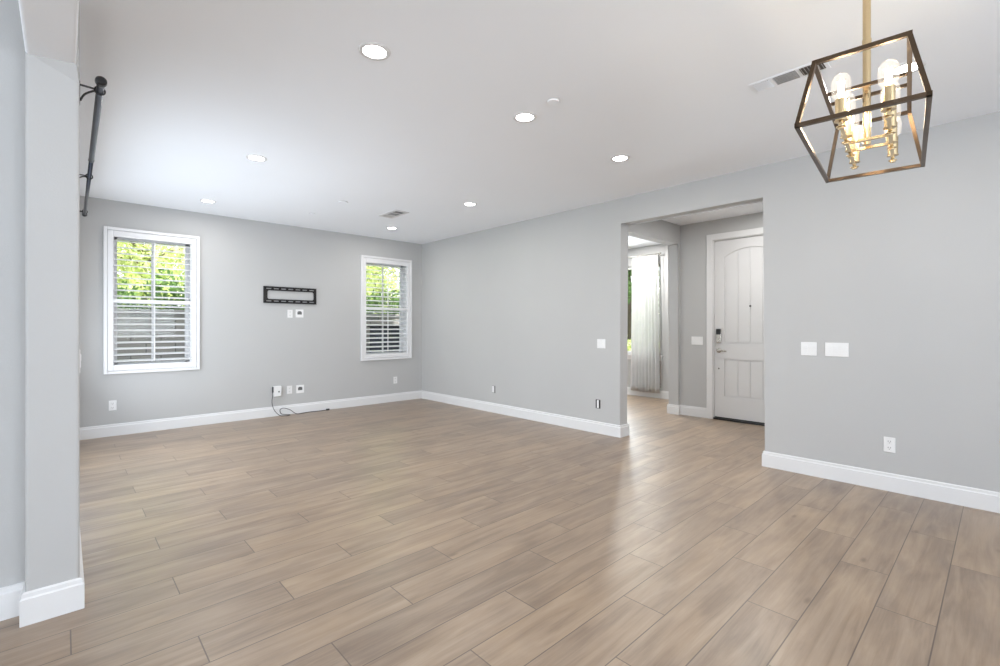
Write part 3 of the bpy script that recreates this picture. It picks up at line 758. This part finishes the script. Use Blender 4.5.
for yy, s in ((4.12, -1), (6.72, 1)):
    bm = B(); add_tube(bm, [(7.672, yy, 2.56), (7.672, yy+s*.02, 2.56), (7.672, yy+s*.035, 2.56)], [.014, .020, .012], 14); obj('finial', bm, 'nickel', t)
for yy in (4.16, 6.68):
    bm = B(); add_bar(bm, (7.672, yy, 2.555), (WX, yy, 2.555), .010, .010); add_box(bm, (WX-.004, yy-.015, 2.52), (WX, yy+.015, 2.59)); obj('bracket', bm, 'nickel', t)
bm = B(); add_tube(bm, [(7.63, 4.125, 2.53), (7.635, 4.075, .20)], .006, 8)  # thin line down the curtain's outer edge, drawn as a slim tube
tag(obj('curtain_edge_strip', bm, 'nickel', None, True), 'thin near-vertical strip at the outer edge of the sheer curtain', 'wand')

# ------------------------------------------------------------------ garden behind the house and at the front
bm = B(); add_box(bm, (-30, -25, -.35), (40, 40, -.12)); g = obj('ground', bm, 'grass'); g['kind'] = 'structure'
bm = B(); add_box(bm, (XL0, YB2, -.12), (9, 9.6, -.06)); g = obj('side_yard_path', bm, 'concrete'); g['kind'] = 'structure'
bm = B(); add_box(bm, (-8, 3.1, -.12), (XL0, 9.6, -.03)); g = obj('grey_bounce_slab', bm, 'concrete'); g['kind'] = 'structure'  # unseen slab added to cut the green light bounced indoors off grass
bm = B(); add_box(bm, (-6, 9.6, -.12), (14, 9.8, 1.50)); add_box(bm, (-6, 9.57, 1.50), (14, 9.83, 1.56), .008, 1)
g = obj('garden_wall', bm, 'block'); g['kind'] = 'structure'; g['label'] = 'grey concrete block garden wall outside the back windows'
import numpy as np
def leaves(name, ells, n, size, m, parent, seed, droop=.3):
    rng = np.random.default_rng(seed)
    ws = np.array([e[3]*e[4]*e[5] for e in ells])**.8; ws /= ws.sum()
    idx = rng.choice(len(ells), n, p=ws); E_ = np.array(ells)[idx]
    d = rng.normal(size=(n, 3)); d /= np.linalg.norm(d, axis=1)[:, None]
    r = rng.uniform(.35, 1, n)**.5
    c = E_[:, :3]+d*r[:, None]*E_[:, 3:6]+rng.normal(scale=.05, size=(n, 3))
    u = rng.normal(size=(n, 3)); u /= np.linalg.norm(u, axis=1)[:, None]
    v = np.cross(u, rng.normal(size=(n, 3))); v /= np.linalg.norm(v, axis=1)[:, None]
    s = size*rng.uniform(.6, 1.3, n)[:, None]
    P = np.stack([c-u*s, c+v*s*.42, c+u*s, c-v*s*.42], 1).reshape(-1, 3)-np.array(parent.location)
    me = bpy.data.meshes.new(name); me.vertices.add(4*n); me.vertices.foreach_set('co', P.ravel())
    me.loops.add(4*n); me.loops.foreach_set('vertex_index', np.arange(4*n)); me.polygons.add(n)
    me.polygons.foreach_set('loop_start', np.arange(n)*4); me.polygons.foreach_set('loop_total', np.full(n, 4)); me.update(); me.validate()
    me.materials.append(M[m]); o = bpy.data.objects.new(name, me); COL.objects.link(o); o.parent = parent
    return o
def tree(x, y, h, rad, m, label, seed, n=9000, z0=.9, size=.075):
    random.seed(seed); t = thing('garden_tree', label, 'tree', (x, y, -.12))
    bm = B()
    add_tube(bm, [(x, y, -.12), (x+.05, y, h*.35), (x-.04, y+.05, h*.6), (x, y, h*.85)], [.10, .085, .06, .02], 10)
    for k in range(9):
        a = random.uniform(0, 2*PI); zz = h*random.uniform(.3, .7); rr_ = rad*random.uniform(.5, .9)
        add_tube(bm, [(x, y, zz), (x+rr_*.5*math.cos(a), y+rr_*.5*math.sin(a), zz+.35), (x+rr_*math.cos(a), y+rr_*math.sin(a), zz+.55)], [.04, .025, .008], 6)
    obj('trunk', bm, 'bark', t, True)
    el = []
    for k in range(16):
        a = random.uniform(0, 2*PI); q = random.uniform(.1, .8)*rad; zz = random.uniform(z0, h)
        s = random.uniform(.28, .5)*rad
        el.append((x+q*math.cos(a), y+q*math.sin(a), zz, s, s, s*.75))
    leaves('foliage', el, n, size, m, t, seed)
    return t
tree(1.3, 13.0, 5.2, 2.0, 'leafa', 'lime-green tree beyond the block wall outside the left window', 11, 9000)
tree(7.0, 13.0, 5.4, 2.0, 'leafa', 'lime-green tree beyond the block wall outside the corner window', 13, 9000)
def hedge(x0, x1, y, z0, z1, m, label, seed, n=7000, d=.35, size=.06, name='hedge'):
    random.seed(seed); t = thing(name, label, 'hedge', ((x0+x1)/2, y, -.12))
    el = []; k = max(4, int((x1-x0)/.3))
    for i in range(k):
        el.append((x0+(x1-x0)*(i+.5)/k, y, random.uniform(z0, z1)*.5+(z0+z1)*.25, .3, d, (z1-z0)*random.uniform(.42, .6)))
    leaves('foliage', el, n, size, m, t, seed)
    bm = B()
    for i in range(k):
        xx = x0+(x1-x0)*(i+.5)/k; add_tube(bm, [(xx, y, -.12), (xx+.03, y, z0+.2), (xx-.02, y, (z0+z1)/2)], [.03, .025, .01], 6)
    obj('stems', bm, 'bark', t)
    return t
hedge(-1.5, 3.3, 10.4, .8, 1.95, 'leafb', 'dark green hedge just over the block wall behind the left window', 21)
hedge(4.2, 9.5, 10.4, .8, 1.98, 'leafb', 'dark green hedge just over the block wall behind the corner window', 22)
# upright storage box against the block wall
t = thing('storage_cabinet', 'dark upright storage box standing in the side yard outside the corner window', 'cabinet', (5.16, 9.2, -.06))
bm = B(); add_box(bm, (4.89, 8.98, -.02), (5.43, 9.42, 1.27), .012, 2); obj('body', bm, 'bin', t)
bm = B(); add_prism(bm, [(8.93, 1.27), (9.46, 1.27), (9.46, 1.33), (8.93, 1.29)], 0, 4.86, 5.46); obj('lid', bm, 'blackplastic', t)
for a, b in ((4.90, 5.155), (5.165, 5.42)):
    bm = B(); add_box(bm, (a, 8.955, .03), (b, 8.98, 1.25), .008, 2); dd = obj('door', bm, 'bin', t)
    bm = B(); hx = b-.04 if a < 5 else a+.04; add_box(bm, (hx-.01, 8.935, .60), (hx+.01, 8.955, .76), .004, 1); obj('door_handle', bm, 'blackplastic', dd)
for fx in (4.94, 5.38):
    for fy in (9.03, 9.37):
        bm = B(); add_box(bm, (fx-.03, fy-.03, -.06), (fx+.03, fy+.03, -.02)); obj('foot', bm, 'blackplastic', t)
# front garden
tree(10.6, 6.5, 4.6, 1.5, 'leafb', 'garden tree outside the front room window', 31, 7000, 1.5)
hedge(8.6, 10.0, 5.9, .2, .95, 'leafa', 'low green shrub outside the front room window', 32, 4000, .6, .06, 'garden_shrub')
hedge(9.8, 13.0, 8.6, .2, 2.2, 'leafa', 'tall green hedge across the front garden', 33, 6000, .8, .09)
